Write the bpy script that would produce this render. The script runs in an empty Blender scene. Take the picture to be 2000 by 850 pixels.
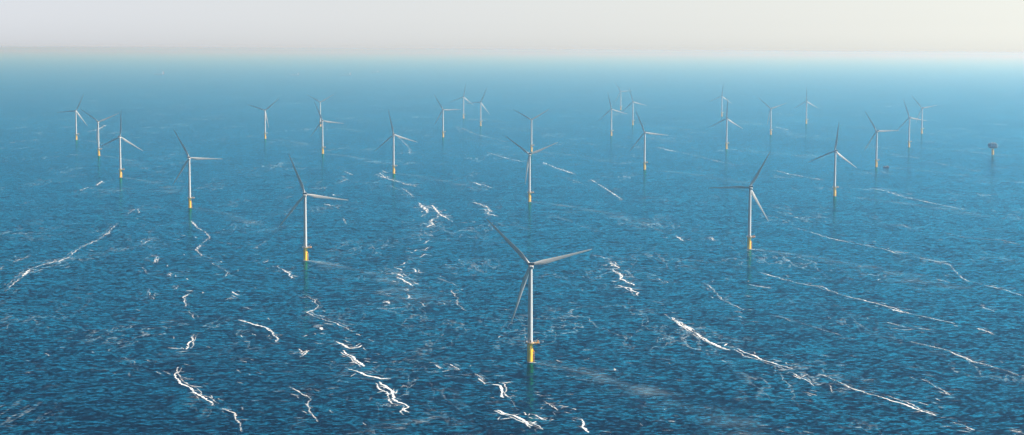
import bpy, bmesh, math, random
from mathutils import Vector, Matrix
R = math.radians
random.seed(7)
sc = bpy.context.scene
COL = sc.collection

# ------------------------------------------------------------ camera frame
CAM_H, PITCH, ROLL, FPX = 288.87, R(5.46556), R(0.33808), 3422.66
fw = Vector((0, math.cos(PITCH), -math.sin(PITCH)))
rt0 = Vector((1, 0, 0)); up0 = rt0.cross(fw)
rt = math.cos(ROLL)*rt0 + math.sin(ROLL)*up0
up = -math.sin(ROLL)*rt0 + math.cos(ROLL)*up0

def sea_at(px, py, z=0.0):
    """survey: point of the sea surface that the photograph shows at px, py"""
    d = fw*FPX + rt*(px-1000) - up*(py-425)
    t = (z-CAM_H)/d.z
    return Vector((d.x*t, d.y*t, z))

cam_d = bpy.data.cameras.new('camera'); cam = bpy.data.objects.new('camera', cam_d); COL.objects.link(cam)
cam_d.sensor_width = 36; cam_d.lens = FPX/2000*36
cam_d.clip_start = 1; cam_d.clip_end = 400000
m = Matrix((rt, up, -fw)).transposed().to_4x4(); m.translation = (0, 0, CAM_H)
cam.matrix_world = m
sc.camera = cam

# ------------------------------------------------------------ materials
def new_mat(name):
    m = bpy.data.materials.new(name); m.use_nodes = True
    nt = m.node_tree; nt.nodes.clear()
    return m, nt, nt.nodes, nt.links

def N(nt, t, **kw):
    n = nt.nodes.new(t)
    for k, v in kw.items():
        if k.startswith('i_'):
            n.inputs[k[2:].replace('_', ' ')].default_value = v
        else:
            setattr(n, k, v)
    return n

def paint(name, col, rough=0.45, grime=(0.5, 0.5, 0.5), amount=0.15, scale=0.35, vert=True, metal=0.0):
    m, nt, nd, L = new_mat(name)
    out = N(nt, 'ShaderNodeOutputMaterial'); b = N(nt, 'ShaderNodeBsdfPrincipled')
    tc = N(nt, 'ShaderNodeTexCoord'); mp = N(nt, 'ShaderNodeMapping')
    if vert: mp.inputs['Scale'].default_value = (1, 1, 0.12)
    no = N(nt, 'ShaderNodeTexNoise'); no.inputs['Scale'].default_value = scale; no.inputs['Detail'].default_value = 6
    mr = N(nt, 'ShaderNodeMapRange'); mr.inputs['From Min'].default_value = .45; mr.inputs['From Max'].default_value = .75
    mr.inputs['To Max'].default_value = amount
    mx = N(nt, 'ShaderNodeMix', data_type='RGBA')
    mx.inputs['A'].default_value = (*col, 1); mx.inputs['B'].default_value = (*grime, 1)
    L.new(tc.outputs['Object'], mp.inputs['Vector']); L.new(mp.outputs[0], no.inputs['Vector'])
    L.new(no.outputs['Fac'], mr.inputs['Value']); L.new(mr.outputs[0], mx.inputs['Factor'])
    L.new(mx.outputs['Result'], b.inputs['Base Color'])
    b.inputs['Roughness'].default_value = rough; b.inputs['Metallic'].default_value = metal
    L.new(b.outputs[0], out.inputs['Surface'])
    return m

WHITE = paint('white_paint', (0.50, 0.50, 0.49), .4, (.45, .43, .39), .25)
YELLOW = None
GREY = paint('grey_steel', (0.12, 0.15, 0.18), .5, (.08, .07, .06), .4, 1.0)
DARK = paint('dark_grille', (0.018, 0.018, 0.022), .5, (.07, .05, .045), .5, 1.4, False)
RAILY = paint('yellow_rail', (0.75, 0.38, 0.02), .5, (.35, .17, .04), .3, 1.0)
NAVY = paint('navy_hull', (0.015, 0.025, 0.06), .4, (.05, .05, .05), .3)
ORANGE = paint('orange_paint', (0.65, 0.14, 0.04), .45, (.3, .1, .05), .3)
BLUEGREY = paint('blue_grey_steel', (0.01, 0.03, 0.055), .8, (.05, .05, .05), .3, .5)
LTGREY = paint('light_grey_steel', (0.16, 0.19, 0.22), .7, (.1, .09, .08), .4, .5)
HULLR = paint('dark_hull', (0.07, 0.09, 0.13), .5, (.2, .1, .07), .5, .05)
HULLG = paint('grey_hull', (0.30, 0.33, 0.38), .5, (.2, .1, .07), .5, .05)
GLASS = paint('dark_glass', (0.02, 0.03, 0.04), .1, (.03, .03, .03), .1)

def yellow_tp():
    m, nt, nd, L = new_mat('yellow_foundation_paint')
    out = N(nt, 'ShaderNodeOutputMaterial'); b = N(nt, 'ShaderNodeBsdfPrincipled')
    tc = N(nt, 'ShaderNodeTexCoord'); sp = N(nt, 'ShaderNodeSeparateXYZ')
    L.new(tc.outputs['Object'], sp.inputs[0])
    no = N(nt, 'ShaderNodeTexNoise'); no.inputs['Scale'].default_value = .8; no.inputs['Detail'].default_value = 5
    L.new(tc.outputs['Object'], no.inputs['Vector'])
    ad = N(nt, 'ShaderNodeMath', operation='MULTIPLY_ADD'); ad.inputs[1].default_value = 2.4
    L.new(no.outputs['Fac'], ad.inputs[0]); L.new(sp.outputs['Z'], ad.inputs[2])
    mr = N(nt, 'ShaderNodeMapRange'); mr.inputs['From Min'].default_value = 1.5; mr.inputs['From Max'].default_value = 2.5
    L.new(ad.outputs[0], mr.inputs['Value'])
    no2 = N(nt, 'ShaderNodeTexNoise'); no2.inputs['Scale'].default_value = .5; no2.inputs['Detail'].default_value = 6
    mp = N(nt, 'ShaderNodeMapping'); mp.inputs['Scale'].default_value = (1, 1, .1)
    L.new(tc.outputs['Object'], mp.inputs['Vector']); L.new(mp.outputs[0], no2.inputs['Vector'])
    ra = N(nt, 'ShaderNodeValToRGB')
    ra.color_ramp.elements[0].position = .35; ra.color_ramp.elements[0].color = (.98, .60, .0, 1)
    ra.color_ramp.elements[1].position = .75; ra.color_ramp.elements[1].color = (.90, .50, .0, 1)
    L.new(no2.outputs['Fac'], ra.inputs[0])
    mx = N(nt, 'ShaderNodeMix', data_type='RGBA'); mx.inputs['A'].default_value = (.035, .032, .02, 1)
    L.new(mr.outputs[0], mx.inputs['Factor']); L.new(ra.outputs[0], mx.inputs['B'])
    L.new(mx.outputs['Result'], b.inputs['Base Color']); b.inputs['Roughness'].default_value = .5
    L.new(b.outputs[0], out.inputs['Surface'])
    return m
YELLOW = yellow_tp()

# ------------------------------------------------------------ mesh helpers
def obj(name, bm, mat, parent=None, smooth=False):
    me = bpy.data.meshes.new(name); bmesh.ops.recalc_face_normals(bm, faces=bm.faces); bm.to_mesh(me); bm.free()
    if smooth:
        me.polygons.foreach_set('use_smooth', [True]*len(me.polygons)); me.set_sharp_from_angle(angle=R(38))
    me.materials.append(mat)
    o = bpy.data.objects.new(name, me); COL.objects.link(o)
    if parent: o.parent = parent
    return o

def thing(name, label, cat, loc=(0, 0, 0), rz=0, group=None):
    o = bpy.data.objects.new(name, None); COL.objects.link(o)
    o.location = loc; o.rotation_euler = (0, 0, rz); o.empty_display_size = 5
    o['label'] = label; o['category'] = cat
    if group: o['group'] = group
    return o

def lathe(bm, prof, seg=32, axis='Z', off=(0, 0, 0), cap=True):
    rings = []
    for r, z in prof:
        ring = []
        for i in range(seg):
            a = 2*math.pi*i/seg
            p = (r*math.cos(a), r*math.sin(a), z)
            if axis == 'Y': p = (p[0], p[2], p[1])
            ring.append(bm.verts.new(Vector(p)+Vector(off)))
        rings.append(ring)
    for a, b in zip(rings, rings[1:]):
        for i in range(seg):
            bm.faces.new((a[i], a[(i+1) % seg], b[(i+1) % seg], b[i]))
    if cap:
        bm.faces.new(rings[0]); bm.faces.new(rings[-1])

def box(bm, x0, x1, y0, y1, z0, z1, bev=0.0):
    r = bmesh.ops.create_cube(bm, size=1)
    vs = r['verts']
    for v in vs:
        v.co = Vector(((x0+x1)/2+v.co.x*(x1-x0), (y0+y1)/2+v.co.y*(y1-y0), (z0+z1)/2+v.co.z*(z1-z0)))
    if bev:
        es = list({e for v in vs for e in v.link_edges})
        bmesh.ops.bevel(bm, geom=es, offset=bev, segments=2, affect='EDGES', profile=.6)

def bar(bm, a, b, r=.08, seg=6):
    a = Vector(a); b = Vector(b); d = b-a; q = d.to_track_quat('Z', 'Y')
    ra = [bm.verts.new(a+q @ Vector((r*math.cos(t), r*math.sin(t), 0))) for t in [2*math.pi*i/seg for i in range(seg)]]
    rb = [bm.verts.new(b+q @ Vector((r*math.cos(t), r*math.sin(t), 0))) for t in [2*math.pi*i/seg for i in range(seg)]]
    for i in range(seg):
        bm.faces.new((ra[i], ra[(i+1) % seg], rb[(i+1) % seg], rb[i]))
    bm.faces.new(ra); bm.faces.new(rb)

def loft(bm, sections, close=True):
    rings = [[bm.verts.new(p) for p in s] for s in sections]
    n = len(rings[0])
    for a, b in zip(rings, rings[1:]):
        for i in range(n):
            bm.faces.new((a[i], a[(i+1) % n], b[(i+1) % n], b[i]))
    if close:
        bm.faces.new(rings[0]); bm.faces.new(rings[-1])

# ------------------------------------------------------------ wind turbine (built once, then copied)
HUB, OVER, BR, TILT = 90.0, 5.5, 59.65, R(6)
DECK = 18.4
GROUP = 'offshore wind turbines standing in the sea'

def make_turbine():
    t = thing('wind_turbine', 'x', 'wind turbine', group=GROUP)
    bm = bmesh.new()                                             # transition piece: yellow foundation
    lathe(bm, [(2.62, -12), (2.62, DECK-.9), (2.75, DECK-.9), (2.75, DECK-.1)], 40)
    f = obj('foundation', bm, YELLOW, t, True)
    bm = bmesh.new()                                             # boat landing on the side away from the camera's left
    for s in (-.8, .8):
        bar(bm, (3.7, s, -3), (3.7, s, 8.4), .2, 8)
        for z in (1.5, 7.9): bar(bm, (2.4, s, z), (3.7, s, z), .16, 8)
    for k in range(18): bar(bm, (3.6, -.8, .2+k*.45), (3.6, .8, .2+k*.45), .05, 5)
    box(bm, 2.5, 4.2, -1.1, 1.1, 10.1, 10.35); box(bm, 2.6, 3.4, -.7, .7, 10.35, 11.6, .1)
    for k in range(14): bar(bm, (3.0, -.3, 10.4+k*.6), (3.0, .3, 10.4+k*.6), .05, 5)
    for s in (-.3, .3): bar(bm, (3.0, s, 10.4), (3.0, s, 18.3), .05, 5)
    bar(bm, (3.7, 0, 8), (3.4, 0, 10.3), .3)
    obj('boat_landing', bm, RAILY, f)
    bm = bmesh.new()                                             # tower with flange rings
    prof = [(2.45, DECK), (2.45, DECK+.5)]
    zt = HUB-2.2
    for k in range(25):
        z = DECK+.5+(zt-DECK-.5)*k/24; r = 2.45-(2.45-1.72)*k/24
        if k in (7, 15): prof += [(r, z), (r-.03, z+.03), (r-.03, z+.12), (r, z+.15)]
        else: prof.append((r, z))
    lathe(bm, prof, 40)
    tw = obj('tower', bm, WHITE, t, True)
    bm = bmesh.new()
    box(bm, .0, 1, -2.62, -2.40, DECK+.3, DECK+2.6, .04)
    obj('door', bm, GREY, tw)
    # platform: round deck with a lay-down area towards +x
    bm = bmesh.new()
    a0 = math.asin(2.2/4.3)
    ring = []
    for k in range(33):
        a = a0+(2*math.pi-2*a0)*k/32; ring.append((4.3*math.cos(a), 4.3*math.sin(a)))
    ring += [(8.3, -2.2), (8.6, -1.9), (8.6, 1.9), (8.3, 2.2)]
    lo = [bm.verts.new((x, y, DECK-.45)) for x, y in ring]; hi = [bm.verts.new((x, y, DECK)) for x, y in ring]
    n = len(ring)
    for i in range(n): bm.faces.new((lo[i], lo[(i+1) % n], hi[(i+1) % n], hi[i]))
    bm.faces.new(lo); bm.faces.new(hi)
    for yy in (-2, 2): bar(bm, (2.4, yy*.5, DECK-2.6), (7.6, yy*.8, DECK-.5), .16, 6)
    pf = obj('platform', bm, RAILY, t)
    bm = bmesh.new()
    for i in range(n):
        x, y = ring[i]; x2, y2 = ring[(i+1) % n]
        if i % 2 == 0 or i >= 32: bar(bm, (x, y, DECK), (x, y, DECK+1.25), .06, 5)
        for h in (.5, .9, 1.25): bar(bm, (x, y, DECK+h), (x2, y2, DECK+h), .055, 5)
        if i < 32:                                               # toe boards
            bar(bm, (x*1.005, y*1.005, DECK+.1), (x2*1.005, y2*1.005, DECK+.1), .12, 4)
    obj('railing', bm, WHITE, pf)
    bm = bmesh.new()
    bar(bm, (5.0, -1.5, DECK), (5.0, -1.5, DECK+2.2), .28, 8)
    bar(bm, (4.6, -1.5, DECK+1.9), (7.6, -1.8, DECK+4.0), .24, 8)
    bar(bm, (5.2, -1.5, DECK+1.2), (6.4, -1.65, DECK+2.9), .1, 6)
    box(bm, 4.3, 5.1, -1.9, -1.1, DECK+1.5, DECK+2.4, .08)
    obj('davit_crane', bm, WHITE, pf)
    bm = bmesh.new()
    box(bm, 6.5, 8.1, .6, 2.4, DECK+.01, DECK+1.5, .06)
    obj('equipment_box', bm, RAILY, pf)
    # nacelle frame (yaw + tilt): local +Y is upwind
    Mn = Matrix.Translation((0, 0, HUB)) @ Matrix.Rotation(-YAW, 4, 'Z') @ Matrix.Rotation(TILT, 4, 'X')
    def placed(o, M=Mn):
        o.matrix_local = M; return o
    bm = bmesh.new()
    def sect(y, w, z0, z1, b=.5):
        return [(-w+b, y, z1), (w-b, y, z1), (w, y, z1-b), (w, y, z0+b), (w-b, y, z0), (-w+b, y, z0), (-w, y, z0+b), (-w, y, z1-b)]
    secs = [sect(-8.0, 1.5, -.4, 1.4, .3), sect(-7.4, 2.0, -1.3, 1.9), sect(-4.5, 2.1, -2.1, 2.0), sect(0, 2.1, -2.2, 2.0),
            sect(2.6, 2.0, -2.1, 1.9), sect(3.6, 1.75, -1.7, 1.7, .6)]
    loft(bm, secs)
    nac = placed(obj('nacelle', bm, WHITE, t))
    bm = bmesh.new()                                             # cooler standing across the rear roof
    box(bm, -2.62, 2.62, -6.35, -5.75, 2.15, 4.35)
    obj('cooler_grille', bm, DARK, nac)
    bm = bmesh.new()
    for x in (-2.78, 2.78): box(bm, x-.15, x+.15, -6.45, -5.65, 2.0, 4.5)
    box(bm, -2.63, 2.63, -6.45, -5.65, 4.36, 4.62); box(bm, -2.63, 2.63, -6.45, -5.65, 1.95, 2.14)
    for x in (-.9, .9): box(bm, x-.05, x+.05, -6.42, -6.355, 2.15, 4.35)
    obj('cooler_frame', bm, WHITE, nac)
    bm = bmesh.new()
    bar(bm, (1.5, -4.6, 2), (1.5, -4.6, 5.4), .06); bar(bm, (.9, -4.6, 4.9), (2.1, -4.6, 4.9), .05)
    obj('wind_sensor', bm, GREY, nac)
    bm = bmesh.new()                                             # hub with nose cone
    prof = [(.05, 3.1), (1.25, 3.0), (1.55, 2.0), (1.75, .9), (1.8, -.4), (1.75, -1.4), (1.5, -1.85), (.3, -1.9)]
    prof = [(r, OVER+z) for r, z in prof][::-1]
    lathe(bm, prof, 28, 'Y')
    placed(obj('hub', bm, WHITE, t, True))
    # blade along +X, leading edge at +Z (turns anticlockwise seen from behind), suction side towards -Y
    bm = bmesh.new()
    secs = []
    stations = [(1.2, 2.3, 1.0, 0, 0), (3.0, 2.35, 1.0, 0, 0), (6, 2.9, .75, 16, .04), (9, 3.7, .5, 17, .1), (13, 4.3, .34, 14, .2), (18, 4.0, .28, 11, .25),
                (24, 3.4, .24, 8.5, .25), (31, 2.8, .21, 6, .25), (39, 2.2, .2, 4, .25), (47, 1.7, .18, 2.5, .25), (53, 1.3, .18, 1.5, .25), (57.5, .9, .18, 1, .25),
                (59.2, .5, .18, 1, .25), (BR, .12, .2, 1, .25)]
    PN = 22
    for x, ch, th, tw_, bl in stations:
        ch *= 1.04 if x > 5 else 1
        a = R(tw_+9); s = []
        pre = .0006*x*x*1.2                                      # tip bends upwind
        for k in range(PN):
            u = 2*math.pi*k/PN
            c = .5*ch*math.cos(u)
            shp = 1-(.55*(1-math.cos(u))/2 if th < .95 else 0)   # thinner towards the trailing edge
            t_ = .5*ch*th*math.sin(u)*shp
            c -= bl*ch*.6 if th < .95 else 0
            z = c*math.cos(a)-t_*math.sin(a)*-1
            y = c*math.sin(a)-t_*math.cos(a)
            s.append(Vector((x, y+pre, z)))
        secs.append(s)
    loft(bm, secs)
    bl = obj('blade', bm, WHITE, t, True)
    return t, bl, Mn

YAW = R(-4.14)
proto, blade0, MN = make_turbine()

def blade_matrix(ang):
    # hub centre in front of the tower; ang measured anticlockwise from the right as seen from behind (towards +Y)
    return MN @ Matrix.Translation((0, OVER, 0)) @ Matrix.Rotation(-ang, 4, 'Y')

def copy_tree(o, parent=None):
    c = o.copy(); COL.objects.link(c)
    if parent: c.parent = parent; c.matrix_parent_inverse.identity()
    for ch in list(o.children): copy_tree(ch, c)
    return c

SPOTS = [  # base px, base py, blade phase in degrees, label
 ((1035, 707.5), 13.8, 'largest white wind turbine in the centre foreground, its long reflection in dark water'),
 ((596.4, 509.2), 111.7, 'second largest wind turbine, left of centre, one blade pointing right, reflection below its yellow base'),
 ((1463, 487), 61.3, 'right foreground wind turbine with one blade pointing straight left'),
 ((370.6, 406.5), 118.0, 'wind turbine left of centre, one blade level to the right, standing alone between two groups'),
 ((1033.8, 394.6), 23.1, 'wind turbine directly behind and above the foreground one, blades spread in a wide V'),
 ((1629.6, 383.5), 83.9, 'wind turbine on the right with one blade straight up, nearer than the crew boat'),
 ((235.3, 347), 87.0, 'nearest of the three wind turbines grouped at the far left, one blade straight up'),
 ((192.7, 304.6), 23.3, 'middle one of the three wind turbines grouped at the far left, blades in a V'),
 ((149, 273.5), 65.0, 'leftmost wind turbine of the photo, farthest of its group of three'),
 ((517.8, 271.3), 41.3, 'small distant wind turbine alone between the left group and the overlapping pair'),
 ((630, 300.6), 113.0, 'nearer wind turbine of the overlapping pair left of centre, one blade to the right'),
 ((625.6, 247.6), 30.6, 'farther wind turbine of the overlapping pair left of centre, blades in a V'),
 ((768.7, 339.4), 102.1, 'wind turbine left of centre with a foam trail starting beside its yellow base'),
 ((865.2, 268.4), 0.7, 'distant wind turbine with one blade level to the right, left of two fainter ones'),
 ((905.2, 231.9), 81.2, 'faint farther one of two close wind turbines near the top centre, blade pointing up'),
 ((938.6, 246.5), 66.6, 'nearer right one of two close faint wind turbines near the top centre'),
 ((1037.8, 296.3), 31.2, 'wind turbine whose yellow base meets the rotor of the one in front of it'),
 ((1193.8, 265.8), 103.5, 'distant wind turbine at the left of a loose cluster of four right of centre'),
 ((1212.2, 215.2), 4.4, 'faintest and farthest wind turbine of all, topmost of the cluster right of centre'),
 ((1235.7, 244.7), 105.2, 'hazy wind turbine standing above the raised blade of the nearest one of its cluster'),
 ((1258.5, 332), 113.3, 'nearest wind turbine of the cluster of four right of centre'),
 ((1409.5, 228.1), 85.1, 'faint wind turbine partly behind a nearer one with the same upright blade'),
 ((1418.6, 291.6), 88.5, 'wind turbine with upright blade in front of a fainter one, above the left pointing blade'),
 ((1505, 263.5), 20.0, 'distant wind turbine with blades in a Y, between two with upright blades'),
 ((1574.6, 242.2), 90.8, 'faint distant wind turbine with one blade exactly straight up, alone on the right'),
 ((1711, 326.8), 1.8, 'wind turbine with the small crew boat beside its base'),
 ((1775, 288), 109.9, 'middle one of a receding row of three wind turbines at the right'),
 ((1800, 261.3), 11.5, 'farthest wind turbine of the receding row of three at the right, nearest the substation side'),
]
bases = [sea_at(*sp[0]) for sp in SPOTS]
roots = [proto]+[copy_tree(proto) for _ in SPOTS[1:]]            # all bare copies first, then three blades each
for root, g, ((px, py), ph, lab) in zip(roots, bases, SPOTS):
    root.location = g; root['label'] = lab
    bl = [next(c for c in root.children if c.name.startswith('blade'))]
    for k in (1, 2):
        c = bl[0].copy(); COL.objects.link(c); c.parent = root; bl.append(c)
    for k, o in enumerate(bl): o.matrix_local = blade_matrix(R(ph+120*k))

# ------------------------------------------------------------ offshore substation
def substation():
    p = sea_at(1938.5, 302.7)
    az = math.atan2(p.x, p.y)
    t = thing('offshore_substation', 'dark blue grey offshore substation on one yellow pillar at the far right', 'substation', p, -az)
    bm = bmesh.new(); lathe(bm, [(3.4, -10), (3.4, 18.5)], 36)
    f = obj('foundation', bm, YELLOW, t, True)
    bm = bmesh.new()
    for s in (-1, 1): bar(bm, (4.3, s, -3), (4.3, s, 12), .25, 8); bar(bm, (3, s, 10), (4.3, s, 10), .2)
    for k in range(20): bar(bm, (4.3, -1, k*.6), (4.3, 1, k*.6), .06)
    obj('boat_landing', bm, RAILY, f)
    bm = bmesh.new()                                             # lower deck tapering to the pillar
    loft(bm, [[(-5, -5, 18.4), (5, -5, 18.4), (5, 5, 18.4), (-5, 5, 18.4)], [(-10.5, -9, 20.2), (11.5, -9, 20.2), (11.5, 9, 20.2), (-10.5, 9, 20.2)],
              [(-12.5, -9.5, 22.0), (12.5, -9.5, 22.0), (12.5, 9.5, 22.0), (-12.5, 9.5, 22.0)]])
    box(bm, -8, 11.5, -8, 8, 22.01, 24.0)
    obj('cable_deck', bm, BLUEGREY, t)
    bm = bmesh.new()
    box(bm, -13.6, -5, -9.5, 9.5, 24.02, 32.5, .15)
    for k in range(5): box(bm, -13.0+k*1.6, -12.0+k*1.6, -9.62, -9.48, 25.5, 31)
    obj('transformer_hall', bm, BLUEGREY, t)
    bm = bmesh.new()
    box(bm, -4.9, 10.5, -8.5, 9, 24.01, 24.4); box(bm, -4.9, 12.5, -9.5, 9.5, 27.9, 28.3); box(bm, -4.9, 11, -9.0, 9, 31.8, 32.2)
    for x in (-4.5, 0, 4.8, 9.8):
        for z0, z1 in ((24.4, 27.9), (28.3, 31.8)): bar(bm, (x, -8.6, z0), (x, -8.6, z1), .3, 6)
    obj('deck_frame', bm, LTGREY, t)
    bm = bmesh.new()
    box(bm, -3.5, 1.5, -6, 7, 24.42, 27.7, .1); box(bm, 2.2, 9.2, -5.8, 7, 24.42, 27.2, .1); box(bm, -3, 3.5, -6, 7, 28.32, 31.4, .1); box(bm, 4.5, 9.4, -6.5, 7, 28.32, 31.0, .1)
    obj('switch_room', bm, GREY, t)
    bm = bmesh.new()
    for x0, x1, h in ((-9.8, -6.2, 1.3), (-4, -1, 3.3), (.4, 2.2, 2.2), (3.4, 6.2, 3.4), (7, 9, 1.6)):
        box(bm, x0, x1, -5, 3, 32.3 if x0 > -5 else 32.52, 32.4+h, .12)
    obj('roof_equipment', bm, WHITE, t)
    bm = bmesh.new()
    for z, x0, x1, y in ((32.2, -4.9, 11, -9), (28.3, -4.9, 12.5, -9.5), (22.0, -12.5, 12.5, -9.5)):
        for h in (.6, 1.2): bar(bm, (x0, y, z+h), (x1, y, z+h), .07, 5); bar(bm, (x1, y, z+h), (x1, -y, z+h), .07, 5)
        k = x0
        while k <= x1: bar(bm, (k, y, z), (k, y, z+1.2), .07, 5); k += 2
    obj('railing', bm, RAILY, t)
    bm = bmesh.new()
    bar(bm, (12.0, -6, 24), (12.0, -6, 30.5), .5, 10); bar(bm, (12.0, -6, 30), (16.4, -7, 26.0), .3, 8); box(bm, 11.1, 12.9, -7, -5, 28.3, 30.6, .1)
    obj('deck_crane', bm, WHITE, t)
    bm = bmesh.new(); bar(bm, (0, 0, 32), (0, 0, 38), .12); bar(bm, (-8, 2, 32), (-8, 2, 36.5), .1)
    obj('antenna_mast', bm, WHITE, t)
substation()

# ------------------------------------------------------------ crew boat
def hull_sections(L, W, D, sheer=.25, bluff=.5):
    secs = []
    for k in range(13):
        u = k/12; x = (u-.5)*L                                    # bow at -x
        w = W/2*min(1, (u/.35)**bluff if u < .35 else 1)*(1 if u < .9 else 1-.15*(u-.9)/.1)
        w = max(w, .03*W)
        top = D*(1+sheer*(1-u)**2)
        rake = L*.05*(1-u)**3
        secs.append([(x, -w*.55, -1.2), (x-rake*.5, -w*.9, D*.3), (x-rake, -w, top), (x-rake, w, top), (x-rake*.5, w*.9, D*.3), (x, w*.55, -1.2)])
    return secs

def crew_boat():
    p = sea_at(1730.6, 327.5)
    t = thing('crew_boat', 'small crew boat with navy hull, white cabin and orange stern beside a wind turbine', 'boat', p, R(-6))
    bm = bmesh.new(); loft(bm, [[Vector(q) for q in s] for s in hull_sections(14.5, 5.4, 1.8, .5)])
    h = obj('hull', bm, NAVY, t)
    bm = bmesh.new(); box(bm, 2.4, 7.0, -2.5, 2.5, 1.82, 2.7, .12); box(bm, 5.9, 7.4, -2.45, 2.45, .5, 1.8, .1)
    obj('stern_deck', bm, ORANGE, t)
    bm = bmesh.new()
    loft(bm, [[(0.2, -2.1, 1.9), (4.8, -2.1, 1.9), (4.8, 2.1, 1.9), (.2, 2.1, 1.9)], [(.2, -2.1, 3.2), (4.8, -2.1, 3.2), (4.8, 2.1, 3.2), (.2, 2.1, 3.2)],
              [(.9, -1.9, 4.9), (4.6, -1.9, 4.9), (4.6, 1.9, 4.9), (.9, 1.9, 4.9)]])
    c = obj('cabin', bm, WHITE, t)
    bm = bmesh.new(); box(bm, 1.1, 4.2, -2.12, -1.9, 3.5, 4.4); box(bm, .45, .8, -1.6, 1.6, 3.5, 4.4)
    obj('cabin_window', bm, GLASS, c)
    bm = bmesh.new(); box(bm, -2.9, -.6, -1.5, 1.5, 1.9, 3.9, .15); box(bm, -6.0, -4.6, -1.2, 1.2, 2.2, 3.3, .15)
    obj('deck_cargo', bm, WHITE, t)
    bm = bmesh.new(); bar(bm, (3.2, 0, 4.9), (3.4, 0, 7.4), .1); bar(bm, (2.9, -.8, 6.2), (3.4, .8, 6.2), .08); box(bm, 2.9, 3.9, -.5, .5, 5.4, 5.7)
    obj('mast', bm, WHITE, t)
    bm = bmesh.new()
    for y in (-2.6, 2.6):
        bar(bm, (-5.5, y*.8, 3.2), (-.5, y, 3.0), .05)
        for x in (-5, -3.5, -2, -.6): bar(bm, (x, y*.9, 1.9), (x, y*.9, 3.1), .05)
    obj('railing', bm, ORANGE, t)
crew_boat()

# ------------------------------------------------------------ far ships
def ship(px, py, L, W, D, bridge, mat, label, name='cargo_ship', cat='ship', cranes=True):
    p = sea_at(px, py); az = math.atan2(p.x, p.y)
    t = thing(name, label, cat, p, -az, 'ships near the horizon')
    bm = bmesh.new(); loft(bm, [[Vector(q) for q in s] for s in hull_sections(L, W, D, .35, .6)])
    obj('hull', bm, mat, t)
    bm = bmesh.new()
    x0 = L*.30; x1 = L*.44
    for k in range(4):
        box(bm, x0+k*1.0, x1, -W*.45+k*.6, W*.45-k*.6, D+.05+k*bridge/4, D+(k+1)*bridge/4, .2)
    b = obj('bridge', bm, WHITE, t)
    bm = bmesh.new()
    box(bm, x0+2.6, x0+2.95, -W*.3, W*.3, D+bridge*.8, D+bridge*.93)
    obj('bridge_window', bm, GLASS, b)
    bm = bmesh.new(); lathe(bm, [(1.6, D+.1), (1.6, D+bridge*1.15), (1.3, D+bridge*1.2)], 16, off=(x1+2.2, 0, 0)); bar(bm, (x0+4, 0, D+bridge), (x0+4, 0, D+bridge*1.5), .4)
    obj('funnel', bm, ORANGE, t)
    if cranes:
        bm = bmesh.new()
        for k in range(3): box(bm, -L*.38+k*L*.22, -L*.22+k*L*.22, -W*.36, W*.36, D+.06, D+2.2, .2)
        obj('hatch_cover', bm, LTGREY, t)
ship(310.8, 146.3, 100, 17, 9, 27, HULLR, 'faint cargo ship at the far left horizon haze, bridge at its right end')
ship(575, 147.3, 98, 16, 10, 14, HULLG, 'faint low cargo ship in haze above the overlapping turbine pair')
ship(676, 147, 108, 17, 5, 22, HULLG, 'very faint ship in haze just right of the overlapping turbine pair')
ship(733, 142, 72, 14, 8, 16, LTGREY, 'smallest faint pale ship in haze, rightmost of the ships')

def sail_boat():
    p = sea_at(380, 143.8)
    t = thing('sailing_boat', 'tiny white sail beside the leftmost cargo ship in the haze', 'sailboat', p, R(-70))
    bm = bmesh.new(); loft(bm, [[Vector(q) for q in s] for s in hull_sections(20, 5.4, 2.2, .4, .7)]); obj('hull', bm, WHITE, t)
    bm = bmesh.new(); bar(bm, (-1, 0, 2), (-1, 0, 25), .18, 8); bar(bm, (-1, 0, 3.6), (8.5, 0, 3.6), .14); obj('mast', bm, LTGREY, t)
    def sail(pts):
        bm = bmesh.new(); n = 8
        a, b, c = [Vector(q) for q in pts]
        rows = []
        for i in range(n+1):
            u = i/n; r = []
            for j in range(n+1):
                v = j/n
                q = a.lerp(b, u).lerp(c, v); q.y += 1.1*math.sin(math.pi*u)*(1-v)
                r.append(bm.verts.new(q))
            rows.append(r)
        for i in range(n):
            for j in range(n): bm.faces.new((rows[i][j], rows[i+1][j], rows[i+1][j+1], rows[i][j+1]))
        bmesh.ops.remove_doubles(bm, verts=bm.verts, dist=.001)
        bmesh.ops.solidify(bm, geom=bm.faces[:], thickness=.05)
        obj('sail', bm, WHITE, t)
    sail([(-.8, 0, 4), (8.3, 0, 4), (-.8, 0, 24)]); sail([(-9.5, 0, 3), (-1.4, 0, 4), (-1.2, 0, 22)])
sail_boat()

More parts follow.
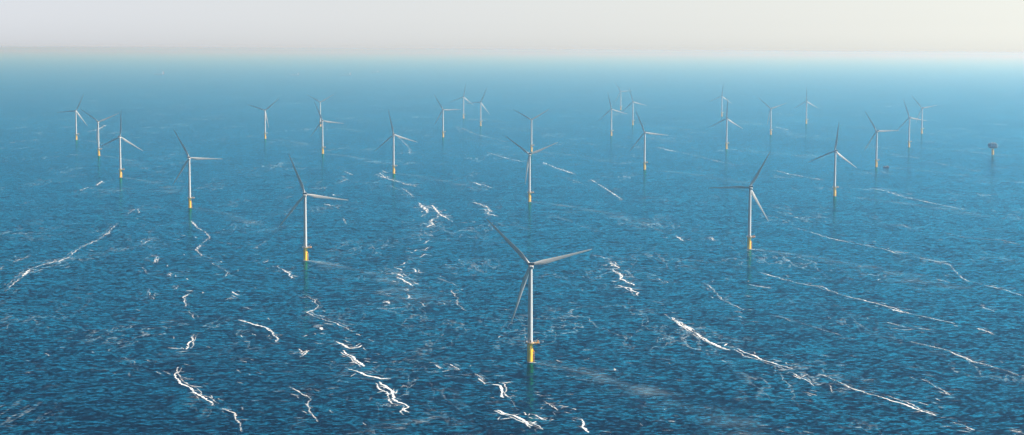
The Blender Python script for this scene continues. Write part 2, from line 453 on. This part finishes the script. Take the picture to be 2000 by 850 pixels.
# ------------------------------------------------------------ sea
SEA_R = 118000
def water_material(name='sea_water'):
    m, nt, nd, L = new_mat(name)
    out = N(nt, 'ShaderNodeOutputMaterial')
    geo = N(nt, 'ShaderNodeNewGeometry')
    def noise(scale, detail=3, rot=0, sx=1, sy=1, dist=0, rough=.55):
        mp = N(nt, 'ShaderNodeMapping'); mp.inputs['Rotation'].default_value = (0, 0, R(rot)); mp.inputs['Scale'].default_value = (sx, sy, 1)
        no = N(nt, 'ShaderNodeTexNoise'); no.inputs['Scale'].default_value = scale; no.inputs['Detail'].default_value = detail
        no.inputs['Distortion'].default_value = dist; no.inputs['Roughness'].default_value = rough
        L.new(geo.outputs['Position'], mp.inputs['Vector']); L.new(mp.outputs[0], no.inputs['Vector'])
        return no.outputs['Fac']
    def math_(op, a, b=None, c=None):
        n = N(nt, 'ShaderNodeMath', operation=op)
        for i, v in enumerate((a, b, c)):
            if v is None: continue
            if isinstance(v, (int, float)): n.inputs[i].default_value = v
            else: L.new(v, n.inputs[i])
        return n.outputs[0]
    def mrange(v, a, b, c=0., d=1.):
        n = N(nt, 'ShaderNodeMapRange'); n.inputs['From Min'].default_value = a; n.inputs['From Max'].default_value = b
        n.inputs['To Min'].default_value = c; n.inputs['To Max'].default_value = d; L.new(v, n.inputs['Value']); return n.outputs[0]
    # wave slopes: swell, wind chop and ripples, crests running across the view
    tot = None
    for scale, rot, sx, sy, det, ax, ay in WAVES:
        mp = N(nt, 'ShaderNodeMapping'); mp.inputs['Rotation'].default_value = (0, 0, R(rot)); mp.inputs['Scale'].default_value = (sx, sy, 1)
        no = N(nt, 'ShaderNodeTexNoise'); no.inputs['Scale'].default_value = scale; no.inputs['Detail'].default_value = det; no.inputs['Distortion'].default_value = .3
        L.new(geo.outputs['Position'], mp.inputs['Vector']); L.new(mp.outputs[0], no.inputs['Vector'])
        a = N(nt, 'ShaderNodeVectorMath', operation='SUBTRACT'); a.inputs[1].default_value = (.5, .5, .5); L.new(no.outputs['Color'], a.inputs[0])
        b = N(nt, 'ShaderNodeVectorMath', operation='MULTIPLY'); b.inputs[1].default_value = (ax, ay, 0); L.new(a.outputs[0], b.inputs[0])
        if tot is None: tot = b.outputs[0]
        else:
            c = N(nt, 'ShaderNodeVectorMath', operation='ADD'); L.new(tot, c.inputs[0]); L.new(b.outputs[0], c.inputs[1]); tot = c.outputs[0]
    gust = noise(.0022, 4, 20, 1, .5)                             # rougher and calmer patches
    sc_ = N(nt, 'ShaderNodeVectorMath', operation='SCALE'); L.new(tot, sc_.inputs[0]); L.new(mrange(gust, .3, .7, .34, .66), sc_.inputs['Scale']); tot = sc_.outputs[0]
    c = N(nt, 'ShaderNodeVectorMath', operation='ADD'); L.new(tot, c.inputs[0]); c.inputs[1].default_value = (0, 0, 1)
    bmp = N(nt, 'ShaderNodeVectorMath', operation='NORMALIZE'); L.new(c.outputs[0], bmp.inputs[0])
    # body colour: green-blue tint in drifting patches (current, plankton)
    patch = noise(.0011, 4, -30, 1, .45)
    cr = N(nt, 'ShaderNodeValToRGB'); e = cr.color_ramp.elements
    e[0].position = .3; e[0].color = (*DEEP0, 1); e[1].position = .7; e[1].color = (*DEEP1, 1)
    L.new(patch, cr.inputs[0])
    dif = N(nt, 'ShaderNodeBsdfDiffuse'); L.new(cr.outputs[0], dif.inputs['Color']); L.new(bmp.outputs[0], dif.inputs['Normal'])
    gl = N(nt, 'ShaderNodeBsdfGlossy'); gl.inputs['Roughness'].default_value = .16; gl.inputs['Color'].default_value = SPEC
    L.new(bmp.outputs[0], gl.inputs['Normal'])
    fr = N(nt, 'ShaderNodeFresnel'); fr.inputs['IOR'].default_value = 1.33; L.new(bmp.outputs[0], fr.inputs['Normal'])
    mx = N(nt, 'ShaderNodeMixShader'); L.new(fr.outputs[0], mx.inputs[0]); L.new(dif.outputs[0], mx.inputs[1]); L.new(gl.outputs[0], mx.inputs[2])
    # thin foam filaments drawn out by the current, and scattered small whitecaps
    n1 = noise(.0075, 5, 24, 1, .25, .4, .6)
    fil = mrange(math_('ABSOLUTE', math_('SUBTRACT', n1, .5)), .0085, .0)
    n2 = noise(.0115, 5, 12, 1, .25, .4, .6)
    fil2 = mrange(math_('ABSOLUTE', math_('SUBTRACT', n2, .53)), .008, .0)
    f1 = noise(.35, 5, -20, .5, 1, .8, .65); f2 = noise(.006, 4, -30, 1, .5)
    fil = math_('MULTIPLY', math_('MAXIMUM', fil, fil2), mrange(f1, .46, .66))
    fil = math_('MULTIPLY', fil, mrange(f2, .5, .72))
    cap = math_('MULTIPLY', mrange(f1, .70, .78), mrange(f2, .45, .6))
    cap = math_('ADD', math_('MULTIPLY', fil, .9), math_('MULTIPLY', cap, .5))
    foam = N(nt, 'ShaderNodeBsdfDiffuse'); foam.inputs['Color'].default_value = (.62, .76, .84, 1)
    mx2 = N(nt, 'ShaderNodeMixShader'); L.new(math_('MINIMUM', cap, 1), mx2.inputs[0]); L.new(mx.outputs[0], mx2.inputs[1]); L.new(foam.outputs[0], mx2.inputs[2])
    L.new(mx2.outputs[0], out.inputs['Surface'])
    return m
WAVES = [  # scale, crest direction, stretch x, y, detail, slope x, slope y
 (.035, -7, .6, 1.0, 2, .15, .3),
 (.17, -9, .55, 1.0, 2, .3, .95),
 (.40, -4, .6, 1.0, 2, .5, 1.5),
 (.9, -14, .7, 1.0, 1, .35, .4)]
DEEP0 = (0.0, 0.001, 0.007); DEEP1 = (0.0, 0.005, 0.017)
SPEC = (0.03, 0.60, 0.98, 1)
WATER = water_material()
bm = bmesh.new()
bmesh.ops.create_circle(bm, cap_ends=True, segments=256, radius=SEA_R)
sea = obj('sea', bm, WATER); sea['kind'] = 'structure'; sea['label'] = 'deep blue rippled open sea'

# ------------------------------------------------------------ foam lines lying on the water
def foam_material(name, col, lo, hi, sc, maxa, body=.0):
    m, nt, nd, L = new_mat(name)
    out = N(nt, 'ShaderNodeOutputMaterial')
    uv = N(nt, 'ShaderNodeUVMap'); sp = N(nt, 'ShaderNodeSeparateXYZ'); L.new(uv.outputs[0], sp.inputs[0])
    geo = N(nt, 'ShaderNodeNewGeometry')
    def mt(op, a, b=None, c=None):
        n = N(nt, 'ShaderNodeMath', operation=op)
        for i, v in enumerate((a, b, c)):
            if v is None: continue
            if isinstance(v, (int, float)): n.inputs[i].default_value = v
            else: L.new(v, n.inputs[i])
        return n.outputs[0]
    av = mt('ABSOLUTE', mt('MULTIPLY_ADD', sp.outputs['Y'], 2, -1))          # 0 centre .. 1 edge
    core = mt('SUBTRACT', 1, mt('POWER', av, 1.3))
    no = N(nt, 'ShaderNodeTexNoise'); no.inputs['Scale'].default_value = sc; no.inputs['Detail'].default_value = 6; no.inputs['Roughness'].default_value = .65; no.inputs['Distortion'].default_value = .5
    L.new(geo.outputs['Position'], no.inputs['Vector'])
    no2 = N(nt, 'ShaderNodeTexNoise'); no2.inputs['Scale'].default_value = .018; no2.inputs['Detail'].default_value = 3
    L.new(geo.outputs['Position'], no2.inputs['Vector'])
    at = N(nt, 'ShaderNodeAttribute', attribute_name='strength')
    v = mt('MULTIPLY_ADD', core, .55, mt('MULTIPLY', no.outputs['Fac'], .9))
    v = mt('MULTIPLY_ADD', no2.outputs['Fac'], .85, v)
    v = mt('ADD', v, mt('MULTIPLY_ADD', at.outputs['Fac'], .5, -.5))
    mr = N(nt, 'ShaderNodeMapRange', interpolation_type='SMOOTHSTEP'); mr.inputs['From Min'].default_value = lo; mr.inputs['From Max'].default_value = hi
    L.new(v, mr.inputs['Value'])
    edge = N(nt, 'ShaderNodeMapRange'); edge.inputs['From Min'].default_value = 1; edge.inputs['From Max'].default_value = .6; L.new(av, edge.inputs['Value'])
    a = mt('MULTIPLY', mt('MULTIPLY', mr.outputs[0], edge.outputs[0]), maxa)
    a = mt('MULTIPLY', a, mt('MINIMUM', mt('MULTIPLY', at.outputs['Fac'], 1.05), 1))
    d = N(nt, 'ShaderNodeBsdfDiffuse'); d.inputs['Color'].default_value = (*col, 1)
    t = N(nt, 'ShaderNodeBsdfTransparent'); mx = N(nt, 'ShaderNodeMixShader')
    L.new(a, mx.inputs[0]); L.new(t.outputs[0], mx.inputs[1]); L.new(d.outputs[0], mx.inputs[2])
    L.new(mx.outputs[0], out.inputs['Surface'])
    return m
FOAM = foam_material('sea_foam', (.88, .9, .9), .94, 1.42, .95, .9)
WAKE = foam_material('wake_froth_sheen', (.50, .66, .74), 1.02, 1.8, .22, .45)

def Z(sx, ox, oy, pts): return [(ox+x/sx, oy+y/sx) for x, y in pts]
A2 = lambda s, *p: (Z(2, 0, 425, p), s)
B4 = lambda s, *p: (Z(4.046, 600, 640, p), s)
C2 = lambda s, *p: (Z(2, 650, 425, p), s)
D3 = lambda s, *p: (Z(3.863, 700, 400, p), s)
E3 = lambda s, *p: (Z(3.863, 1050, 400, p), s)
F2 = lambda s, *p: (Z(2, 1300, 425, p), s)
G4 = lambda s, *p: (Z(4.723, 600, 300, p), s)
H2 = lambda s, *p: (Z(2, 650, 0, p), s)
I2 = lambda s, *p: (Z(2, 1300, 0, p), s)
J2 = lambda s, *p: (Z(2, 0, 0, p), s)
K3 = lambda s, *p: (Z(3.863, 0, 400, p), s)
M3 = lambda s, *p: (Z(3.695, 850, 620, p), s)
LINES = [
 A2(1.0, (700,585),(685,610),(690,630),(718,655),(750,670),(775,695),(800,705),(825,720),(830,735)), A2(.8, (870,745),(915,765),(925,790),(938,810),(945,835)), A2(.5, (740,665),(790,725)),
 A2(1.0, (935,400),(1000,420),(1045,432),(1070,455),(1085,475),(1078,485)), A2(.95, (755,455),(750,480),(735,495),(730,515)),
 A2(.7, (22,290),(50,260),(90,228),(115,203),(150,190),(185,180),(225,172),(270,155),(290,135),(320,115),(360,98),(395,80),(430,50),(460,22)),
 A2(1.0, (90,228),(115,203)), A2(.8, (225,172),(270,155)),
 A2(.9, (735,300),(718,310),(725,340),(730,350)), A2(.5, (695,265),(690,280)), A2(.5, (735,360),(760,395)), A2(.6, (665,215),(660,235)),
 A2(.7, (745,10),(770,40),(800,55),(820,78),(790,100),(765,125),(790,150),(830,160),(855,165)), A2(.6, (820,175),(880,205),(890,220),(870,235)), A2(.9, (905,290),(930,303)), A2(.7, (880,322),(910,310)),
 A2(.6, (965,105),(1010,110),(1040,90)), A2(.6, (1050,165),(1035,175)), A2(.8, (1070,190),(1100,200),(1125,215),(1140,238)),
 A2(.7, (1185,300),(1225,320),(1245,350),(1200,372),(1250,395),(1305,410),(1380,445)), A2(1., (1250,430),(1260,436)), A2(.9, (1170,545),(1210,520)),
 A2(.7, (1130,660),(1185,690),(1215,710),(1200,735),(1220,770),(1242,797)), A2(.45, (560,105),(605,75)), A2(.5, (590,150),(610,155),(600,180)), A2(.5,(960,350),(985,360)),
 A2(.45,(480,545),(520,560),(540,600)), A2(.45,(100,610),(125,600)), A2(.5,(350,597),(362,590)), A2(.4,(640,540),(760,560)),
 B4(1.1, (240,118),(300,145),(340,165),(400,155),(430,140)), B4(.7, (285,100),(330,115),(350,120)), B4(1.0, (280,180),(330,215),(380,250),(420,285),(460,310)), B4(.5, (460,310),(520,330),(560,355)),
 B4(1.15, (325,325),(400,350),(470,378),(540,390),(570,405),(650,402)), B4(1.15, (565,425),(620,470),(690,505),(670,520),(685,560),(720,585),(770,605),(800,635),(765,650),(800,670)),
 B4(.5, (830,645),(900,660),(920,672),(970,690)), B4(.6, (490,815),(550,845)), B4(.5, (160,100),(240,118)), B4(1.,(105,0),(130,18)), B4(1.,(0,190),(22,185)), B4(.5,(280,0),(360,35)), B4(.4,(820,275),(850,262)),
 C2(.6, (560,610),(595,640)), C2(.6, (400,573),(425,590)), C2(.6, (460,575),(490,595)), C2(.55, (790,770),(830,790)), C2(.55, (1270,785),(1310,790)),
 C2(1., (1090,185),(1120,198)), C2(1., (1090,203),(1130,225),(1125,240),(1180,265)), C2(1., (1115,265),(1155,275),(1190,295),(1192,305)), C2(.9, (1325,390),(1365,415),(1400,440)),
 C2(.4,(340,440),(350,450)), C2(.4,(400,480),(430,490)), C2(.45,(1180,710),(1225,730)),
 D3(.8, (460,5),(515,45)), D3(.6, (525,60),(470,90)), D3(.7, (560,110),(585,118)), D3(.8, (545,130),(575,155)), D3(.7, (500,208),(512,214)), D3(.7, (530,270),(495,295)), D3(.8, (490,345),(535,320)), D3(.8, (415,350),(450,340)),
 D3(.7, (465,400),(480,385),(515,372)), D3(.7, (380,410),(415,425)), D3(.8, (320,455),(360,435)), D3(.9, (270,470),(330,495)), D3(.8, (415,480),(440,508)), D3(.9, (305,525),(335,545)), D3(.95, (295,550),(350,575),(415,615)),
 D3(.7, (355,635),(380,645)), D3(.8, (380,680),(378,705)), D3(.7, (460,735),(510,768)), D3(.7, (555,5),(610,70),(650,95)), D3(.6, (600,550),(640,570),(700,590),(760,620)), D3(.6, (700,650),(750,710),(745,750),(810,800)),
 D3(.6, (635,740),(660,755)), D3(.5, (500,590),(545,635)), D3(.5, (110,665),(180,675),(250,690)), D3(.9, (175,740),(200,740)), D3(.7, (120,780),(230,785),(340,775)), D3(.8, (965,10),(990,50),(970,65),(1040,85)), D3(.6, (1140,150),(1230,170),(1290,188)), D3(.5,(360,520),(420,510)),
 E3(.5, (160,100),(270,130)), E3(.6, (310,158),(360,168),(390,183),(430,190)), E3(.6, (620,138),(655,145)), E3(.5, (720,183),(830,183)), E3(.8, (1055,245),(1100,275)), E3(.6, (1180,188),(1215,195)), E3(.7, (1310,245),(1330,270)),
 E3(.6, (400,380),(460,390),(545,415)), E3(.95, (555,440),(600,465)), E3(.7, (900,558),(930,572)), E3(.6, (955,575),(980,590)), E3(.6, (1110,460),(1175,470)), E3(.6, (1260,590),(1320,630)), E3(.6, (860,725),(920,740)),
 F2(1.05, (20,390),(60,420),(100,440),(150,475),(200,500),(250,520)), F2(.95, (275,512),(330,535),(390,560),(440,575),(490,590)), F2(.8, (495,610),(540,630),(585,660)),
 F2(.8, (600,610),(660,635),(720,665),(780,685)), F2(1.05, (780,685),(850,705),(930,730),(990,752),(1055,775)), F2(.8, (1115,800),(1170,815),(1210,832)), F2(.8, (1340,830),(1395,840)),
 F2(.5, (215,222),(290,232)), F2(.7, (320,262),(415,278)), F2(.75, (370,215),(440,235),(510,255),(560,265),(610,270),(640,285),(705,308),(760,320),(830,338),(880,350),(950,375),(1030,392),(1080,403),(1130,415)), F2(1., (880,360),(940,372)),
 F2(.7, (495,38),(560,55),(640,80),(720,98),(790,110),(860,125),(915,145)), F2(.7, (940,150),(1000,160),(1060,172),(1110,185),(1140,220),(1170,245),(1250,265),(1330,285),(1395,307)),
 F2(.4, (740,385),(790,400)), F2(.85, (865,410),(940,430)), F2(.8, (980,433),(1040,440)), F2(.8, (960,485),(1020,500),(1090,515),(1160,545),(1200,562),(1260,578),(1320,595),(1385,618)),
 F2(.6, (150,255),(180,275),(220,320),(300,358)), F2(.65, (410,382),(450,388),(490,405),(520,410),(600,435),(690,462)), F2(.7, (1055,240),(1110,255)), F2(.6, (950,270),(1020,285)), F2(.8, (1240,350),(1285,368)), F2(.8, (1220,433),(1280,455)),
 F2(.6, (1090,60),(1170,78),(1230,85),(1310,88),(1390,108)), F2(.5, (900,20),(960,45)), F2(.6, (1000,630),(1080,675),(1115,695)), F2(.8, (1065,741),(1092,744)), F2(.5, (250,90),(310,98)), F2(.7, (40,70),(65,90)), F2(.7, (175,78),(190,90)), F2(.6, (65,188),(110,192)), F2(1,(10,795),(40,797)), F2(.7,(550,692),(565,698)), F2(.6,(640,655),(655,685)),
 G4(.8, (670,180),(720,225),(780,245),(850,265),(930,290),(1000,300)), G4(.6, (630,190),(680,215),(740,235)), G4(.7, (700,160),(720,175)), G4(.7, (770,300),(850,335)), G4(.7, (870,320),(920,350),(960,380),(975,405)),
 G4(.9, (1030,455),(1060,490),(1110,520),(1095,535),(1115,550)), G4(.8, (1170,600),(1140,625),(1160,655),(1100,680)), G4(.8, (1150,475),(1190,520),(1225,565),(1280,590),(1340,630)), G4(.8, (1530,265),(1605,295)), G4(.7, (1530,450),(1650,490)),
 G4(.7, (350,165),(420,200)), G4(.6, (330,210),(370,240),(290,270)), G4(.6, (80,335),(180,310)), G4(.9, (185,468),(208,478)), G4(.8, (232,378),(255,386)), G4(.6, (250,485),(300,515)), G4(.6, (330,595),(360,650)), G4(.7, (1110,750),(1160,760)),
 H2(.6, (500,500),(560,525),(620,540),(680,555)), H2(.7, (600,595),(650,610),(700,625),(745,632)), H2(.8, (820,635),(870,655),(900,665),(950,682)), H2(.7, (1005,700),(1070,740),(1130,780)), H2(.6, (540,712),(590,722),(620,735)),
 H2(.7, (550,790),(600,805),(625,830)), H2(.6, (240,520),(300,580),(300,605)), H2(.4, (110,470),(180,485),(260,500)), H2(.7, (1265,575),(1330,592)), H2(.5,(655,583),(700,588)), H2(.4,(480,490),(500,520)),
 I2(.6, (0,585),(100,605),(200,630),(280,645)), I2(.7, (420,665),(480,680),(550,692),(620,705)), I2(.75, (790,735),(850,745),(930,770),(1000,785),(1090,805),(1180,820)), I2(.6, (840,595),(920,608),(1000,620)), I2(.6, (1030,632),(1100,645),(1180,662),(1250,675)),
 I2(.45, (270,590),(330,595),(430,605)), I2(.6, (280,470),(350,483),(410,490)), I2(.75, (430,497),(480,508)), I2(.4, (600,510),(680,530),(780,543)), I2(.4, (1000,525),(1100,540),(1390,555)), I2(.4,(0,465),(120,475),(230,480)), I2(.4,(680,640),(900,655)),
 J2(.8, (555,657),(590,657)), J2(.8, (375,725),(400,708)), J2(.8, (410,490),(380,508),(340,515)), J2(.6, (30,560),(100,550),(180,545)), J2(.6, (310,745),(350,730)), J2(.6, (95,795),(112,788)), J2(.6, (500,825),(540,815)), J2(.7, (360,413),(395,415)), J2(.5,(970,402),(1060,405)),
 K3(.8, (720,205),(740,200)), K3(.6, (960,75),(1000,45),(1040,30),(1050,65)), K3(.8, (870,150),(890,140)), K3(.7, (740,265),(770,240)), K3(.7, (805,230),(835,200)), K3(.6, (0,495),(30,455)), K3(.6, (100,435),(130,420),(180,405),(240,375)),
 K3(.7, (1140,385),(1185,390),(1165,440)), K3(.6, (1085,495),(1120,525)), K3(.6, (1070,300),(1160,250)), K3(.8, (1275,525),(1290,545)), K3(.5, (95,680),(125,640)), K3(.5,(1120,635),(1130,680),(1165,715)),
 M3(.9, (310,445),(355,470)), M3(.6, (290,410),(330,430),(370,460)), M3(1., (410,485),(470,495),(485,520),(475,560),(500,585)), M3(.6, (545,600),(600,670)), M3(1.0, (445,670),(500,695),(570,710),(640,750),(700,785)), M3(.7, (680,750),(780,810)), M3(.8, (720,710),(780,740)),
 M3(.65, (770,605),(830,630),(880,670)), M3(.7, (930,685),(990,700)), M3(1., (1000,730),(1060,740),(1075,800),(1100,835)), M3(.7, (115,340),(165,380)), M3(.9, (0,345),(45,372)), M3(.5, (560,560),(600,585)), M3(1,(630,825),(660,822)), M3(.5,(380,620),(460,605)),
]

def ribbon(bm, uvl, stl, pts, width, s, jag=True, z=.06, taper=True, s_end=None, w_end=None):
    """a strip lying on the sea along world points"""
    P = [Vector(p) for p in pts]
    # resample + wander so that the line frays like foam collected by the current
    out = []; acc = 0
    step = max(3.0, width*.8)
    for a, b in zip(P, P[1:]):
        d = (b-a).length; n = max(1, int(d/step))
        for k in range(n): out.append(a.lerp(b, k/n))
    out.append(P[-1])
    ph = random.random()*50
    if jag:
        for i in range(len(out)):
            w = width*.45
            out[i] = out[i]+Vector((math.sin(ph+i*.55)+random.uniform(-.8, .8), .8*(math.sin(ph*1.7+i*.4)+random.uniform(-1, 1)), 0))*w*.6
    n = len(out); prev = None; dist = 0
    for i, p in enumerate(out):
        t = out[min(i+1, n-1)]-out[max(i-1, 0)]; t.z = 0
        if t.length < 1e-6: t = Vector((1, 0, 0))
        t.normalize(); nrm = Vector((-t.y, t.x, 0))
        u = i/max(1, n-1)
        w = width*(1 if w_end is None else (1-u)+u*w_end/width)
        if jag: w *= random.uniform(.55, 1.35)
        st = s if s_end is None else s*(1-u)+s_end*u
        if taper: st *= min(1, .75+min(u, 1-u)*3)
        if jag: st *= random.uniform(.75, 1.12)
        a = bm.verts.new((p.x+nrm.x*w/2, p.y+nrm.y*w/2, z)); b = bm.verts.new((p.x-nrm.x*w/2, p.y-nrm.y*w/2, z))
        a[stl] = st; b[stl] = st
        if prev:
            dist += (p-prev[2]).length
            f = bm.faces.new((prev[0], a, b, prev[1]))
            for lp, v in zip(f.loops, ((prev[3], 1), (dist, 1), (dist, 0), (prev[3], 0))): lp[uvl].uv = (v[0]*.01, v[1])
        prev = (a, b, p.copy(), dist)

def foam_mesh(name, mat, fill):
    bm = bmesh.new(); uvl = bm.loops.layers.uv.new('UVMap'); stl = bm.verts.layers.float.new('strength')
    fill(bm, uvl, stl)
    me = bpy.data.meshes.new(name); bm.to_mesh(me); bm.free(); me.materials.append(mat)
    o = bpy.data.objects.new(name, me); COL.objects.link(o); return o

def fleck(bm, uvl, stl, p, s, ln=None, ang=None, w=None, z=.35):
    ln = ln or random.uniform(3, 9)*(1+p.y/5000); a = random.gauss(-.35, .6) if ang is None else ang
    v = Vector((math.cos(a), math.sin(a)*1.6, 0))*ln*.5
    w = w or (1.6+p.y*.0008)
    ribbon(bm, uvl, stl, [p-v, p, p+v], w, s, z=z+random.uniform(0, .2))

def fill_foam(bm, uvl, stl):
    for k, (pts, s) in enumerate(LINES):
        W = [sea_at(x, y) for x, y in pts]
        d = sum(w.y for w in W)/len(W)
        w_ = (1.6+d*.0009)*(.45+.6*s)
        ribbon(bm, uvl, stl, W, w_, s, z=.05+.0015*k)
        for q in (1,):                                          # fainter strands beside the main one
            off = Vector((random.uniform(-1, 1)*w_*1.8, random.uniform(-1, 1)*w_*3.5, 0))
            ribbon(bm, uvl, stl, [p+off*random.uniform(.3, 1.2) for p in W], w_*.8, s*.72, z=.05+.0015*k+.0005*q)
    for k, (pts, s) in enumerate(LINES):                          # flecks thrown off beside every line
        W = [sea_at(x, y) for x, y in pts]
        tot = sum((b-a).length for a, b in zip(W, W[1:]))
        for q in range(int(min(34, 4+tot/15))):
            i = random.randrange(len(W)-1); p = W[i].lerp(W[i+1], random.random())
            d = p.y; p = p+Vector((random.gauss(0, 5+.001*d), random.gauss(0, 15+.003*d), 0))
            fleck(bm, uvl, stl, p, random.uniform(.5, .85)*min(1, s+.1))
    for q in range(640):                                          # lone flecks in loose drifts
        if q % 7 == 0: c = sea_at(random.uniform(-40, 2040), 190+660*random.random()**.8)
        p = c+Vector((random.gauss(0, .018*c.y), random.gauss(0, .05*c.y), 0))
        fleck(bm, uvl, stl, p, random.uniform(.42, .68))
    for g in bases:                                               # froth where the current meets the pile
        ribbon(bm, uvl, stl, [g+Vector((-3, -3.4, 0)), g+Vector((2, -4.2, 0)), g+Vector((7, -4, 0))], 3.4, .95, z=.55)
fo = foam_mesh('sea_foam', FOAM, fill_foam); fo['kind'] = 'stuff'; fo['label'] = 'thin white foam lines drifting on the blue sea'

def fill_wake(bm, uvl, stl):
    for k, g in enumerate(bases):                                 # each wake: many short streaks spreading down-current
        L_ = random.uniform(.8, 1.2)*(1.3 if k == 2 else 1)
        for q in range(420 if k in (0, 1, 2) else 120):
            t = random.random()**.8; x = 150*t*L_; y = -(30*t+400*t**1.6)*L_
            sp = 5+95*t*L_
            p = g+Vector((6+x+random.gauss(0, sp*.33), -2+y+random.gauss(0, sp*.7), 0))
            fleck(bm, uvl, stl, p, random.uniform(.45, .95)*(1-.45*t), ln=random.uniform(6, 22), ang=random.gauss(-.15, .3), w=random.uniform(2, 4)+g.y*.0004)
    for k, g in enumerate(bases):                                 # broad wake under the streaks, its pale sheen painted in as colour
        pts = [g+Vector((6, -2, 0))+Vector((x, -y, 0)) for x, y in ((0, 0), (45, 50), (90, 130), (140, 250), (190, 420))]
        ribbon(bm, uvl, stl, pts, 20, .62, jag=False, z=.3+k*.003, taper=False, s_end=.5, w_end=200)
    ribbon(bm, uvl, stl, [sea_at(*p) for p in ((1736, 326.5), (1760, 327.5), (1800, 329), (1880, 332))], 10, .8, jag=False, z=.75, s_end=.2, w_end=30)
    p = sea_at(1942, 303); ribbon(bm, uvl, stl, [p, p+Vector((60, -60, 0)), p+Vector((150, -160, 0))], 12, .8, jag=False, z=.76, s_end=.1, w_end=60)
wk = foam_mesh('turbine_wakes', WAKE, fill_wake); wk.name = 'wake_froth_sheen'; wk['kind'] = 'stuff'; wk['label'] = 'pale streaky wakes drifting from the turbine foundations'

# ------------------------------------------------------------ air
bm = bmesh.new(); box(bm, -119500, 119500, -119500, 119500, -14, 292)
hz = bpy.data.materials.new('haze_air'); hz.use_nodes = True; nt = hz.node_tree; nt.nodes.clear()
o_ = nt.nodes.new('ShaderNodeOutputMaterial'); pv = nt.nodes.new('ShaderNodeVolumePrincipled')
pv.inputs['Color'].default_value = (.31, .60, .96, 1); pv.inputs['Absorption Color'].default_value = (1, 1, 1, 1); pv.inputs['Density'].default_value = 9.6e-5; pv.inputs['Anisotropy'].default_value = 0.43
nt.links.new(pv.outputs[0], o_.inputs['Volume'])
haze = obj('haze', bm, hz); haze['kind'] = 'stuff'; haze['label'] = 'pale sea haze thickening towards the horizon'

# ------------------------------------------------------------ light
SKY_TOP = .02
SUN_AZ, SUN_EL = R(89), R(38)                                     # clockwise from the view direction +Y
w = bpy.data.worlds.new('World'); sc.world = w; w.use_nodes = True
nt = w.node_tree; nt.nodes.clear()
wo = nt.nodes.new('ShaderNodeOutputWorld'); bg = nt.nodes.new('ShaderNodeBackground'); sky = nt.nodes.new('ShaderNodeTexSky')
sky.sky_type = 'NISHITA'; sky.sun_disc = False; sky.sun_elevation = SUN_EL; sky.sun_rotation = SUN_AZ
sky.altitude = 0; sky.air_density = 1.0; sky.dust_density = 0.6; sky.ozone_density = 3.0
bg.inputs['Strength'].default_value = .077

# marine air: milky low down, clear deep blue overhead
tc = nt.nodes.new('ShaderNodeTexCoord'); sp = nt.nodes.new('ShaderNodeSeparateXYZ'); nt.links.new(tc.outputs['Generated'], sp.inputs[0])
def mr_(a, b, c, d):
    n = nt.nodes.new('ShaderNodeMapRange'); n.interpolation_type = 'SMOOTHSTEP'
    for k, v in zip(('From Min', 'From Max', 'To Min', 'To Max'), (a, b, c, d)): n.inputs[k].default_value = v
    nt.links.new(sp.outputs['Z'], n.inputs['Value']); return n.outputs[0]
hs = nt.nodes.new('ShaderNodeHueSaturation')
nt.links.new(sky.outputs[0], hs.inputs['Color']); nt.links.new(mr_(.02, .22, .05, 1.25), hs.inputs['Saturation'])
hv = nt.nodes.new('ShaderNodeMath'); hv.operation = 'MULTIPLY'; nt.links.new(mr_(.07, .175, 1.0, SKY_TOP), hv.inputs[0]); nt.links.new(mr_(-.005, .035, 1.12, .93), hv.inputs[1])
nt.links.new(hv.outputs[0], hs.inputs['Value'])
gx = nt.nodes.new('ShaderNodeMapRange'); gx.interpolation_type = 'SMOOTHSTEP'; gx.inputs['From Min'].default_value = -.5; gx.inputs['From Max'].default_value = .5
nt.links.new(sp.outputs['X'], gx.inputs['Value'])
tn = nt.nodes.new('ShaderNodeMix'); tn.data_type = 'RGBA'; tn.inputs['A'].default_value = (.90, .94, 1.03, 1); tn.inputs['B'].default_value = (1.08, 1.09, 1.0, 1)   # warmer towards the sun
nt.links.new(gx.outputs[0], tn.inputs['Factor'])
ml = nt.nodes.new('ShaderNodeMix'); ml.data_type = 'RGBA'; ml.blend_type = 'MULTIPLY'; ml.inputs['Factor'].default_value = 1
nt.links.new(hs.outputs[0], ml.inputs['A']); nt.links.new(tn.outputs['Result'], ml.inputs['B'])
nt.links.new(ml.outputs['Result'], bg.inputs['Color']); nt.links.new(bg.outputs[0], wo.inputs['Surface'])
sd = bpy.data.lights.new('sun', 'SUN'); sd.energy = 4.8; sd.angle = R(.5); sd.color = (1, .955, .90)
so = bpy.data.objects.new('sun', sd); COL.objects.link(so)
dirv = Vector((math.sin(SUN_AZ)*math.cos(SUN_EL), math.cos(SUN_AZ)*math.cos(SUN_EL), math.sin(SUN_EL)))
so.rotation_euler = dirv.to_track_quat('Z', 'Y').to_euler()

sc.view_settings.view_transform = 'Standard'; sc.view_settings.look = 'None'; sc.view_settings.exposure = 1.15; sc.view_settings.gamma = 1
sc.render.engine = 'CYCLES'
cy = sc.cycles
cy.use_denoising = True; cy.denoiser = 'OPENIMAGEDENOISE'; cy.denoising_input_passes = 'RGB_ALBEDO_NORMAL'; cy.denoising_prefilter = 'ACCURATE'
cy.max_bounces = 6; cy.volume_bounces = 1; cy.transparent_max_bounces = 24; cy.sample_clamp_indirect = 4
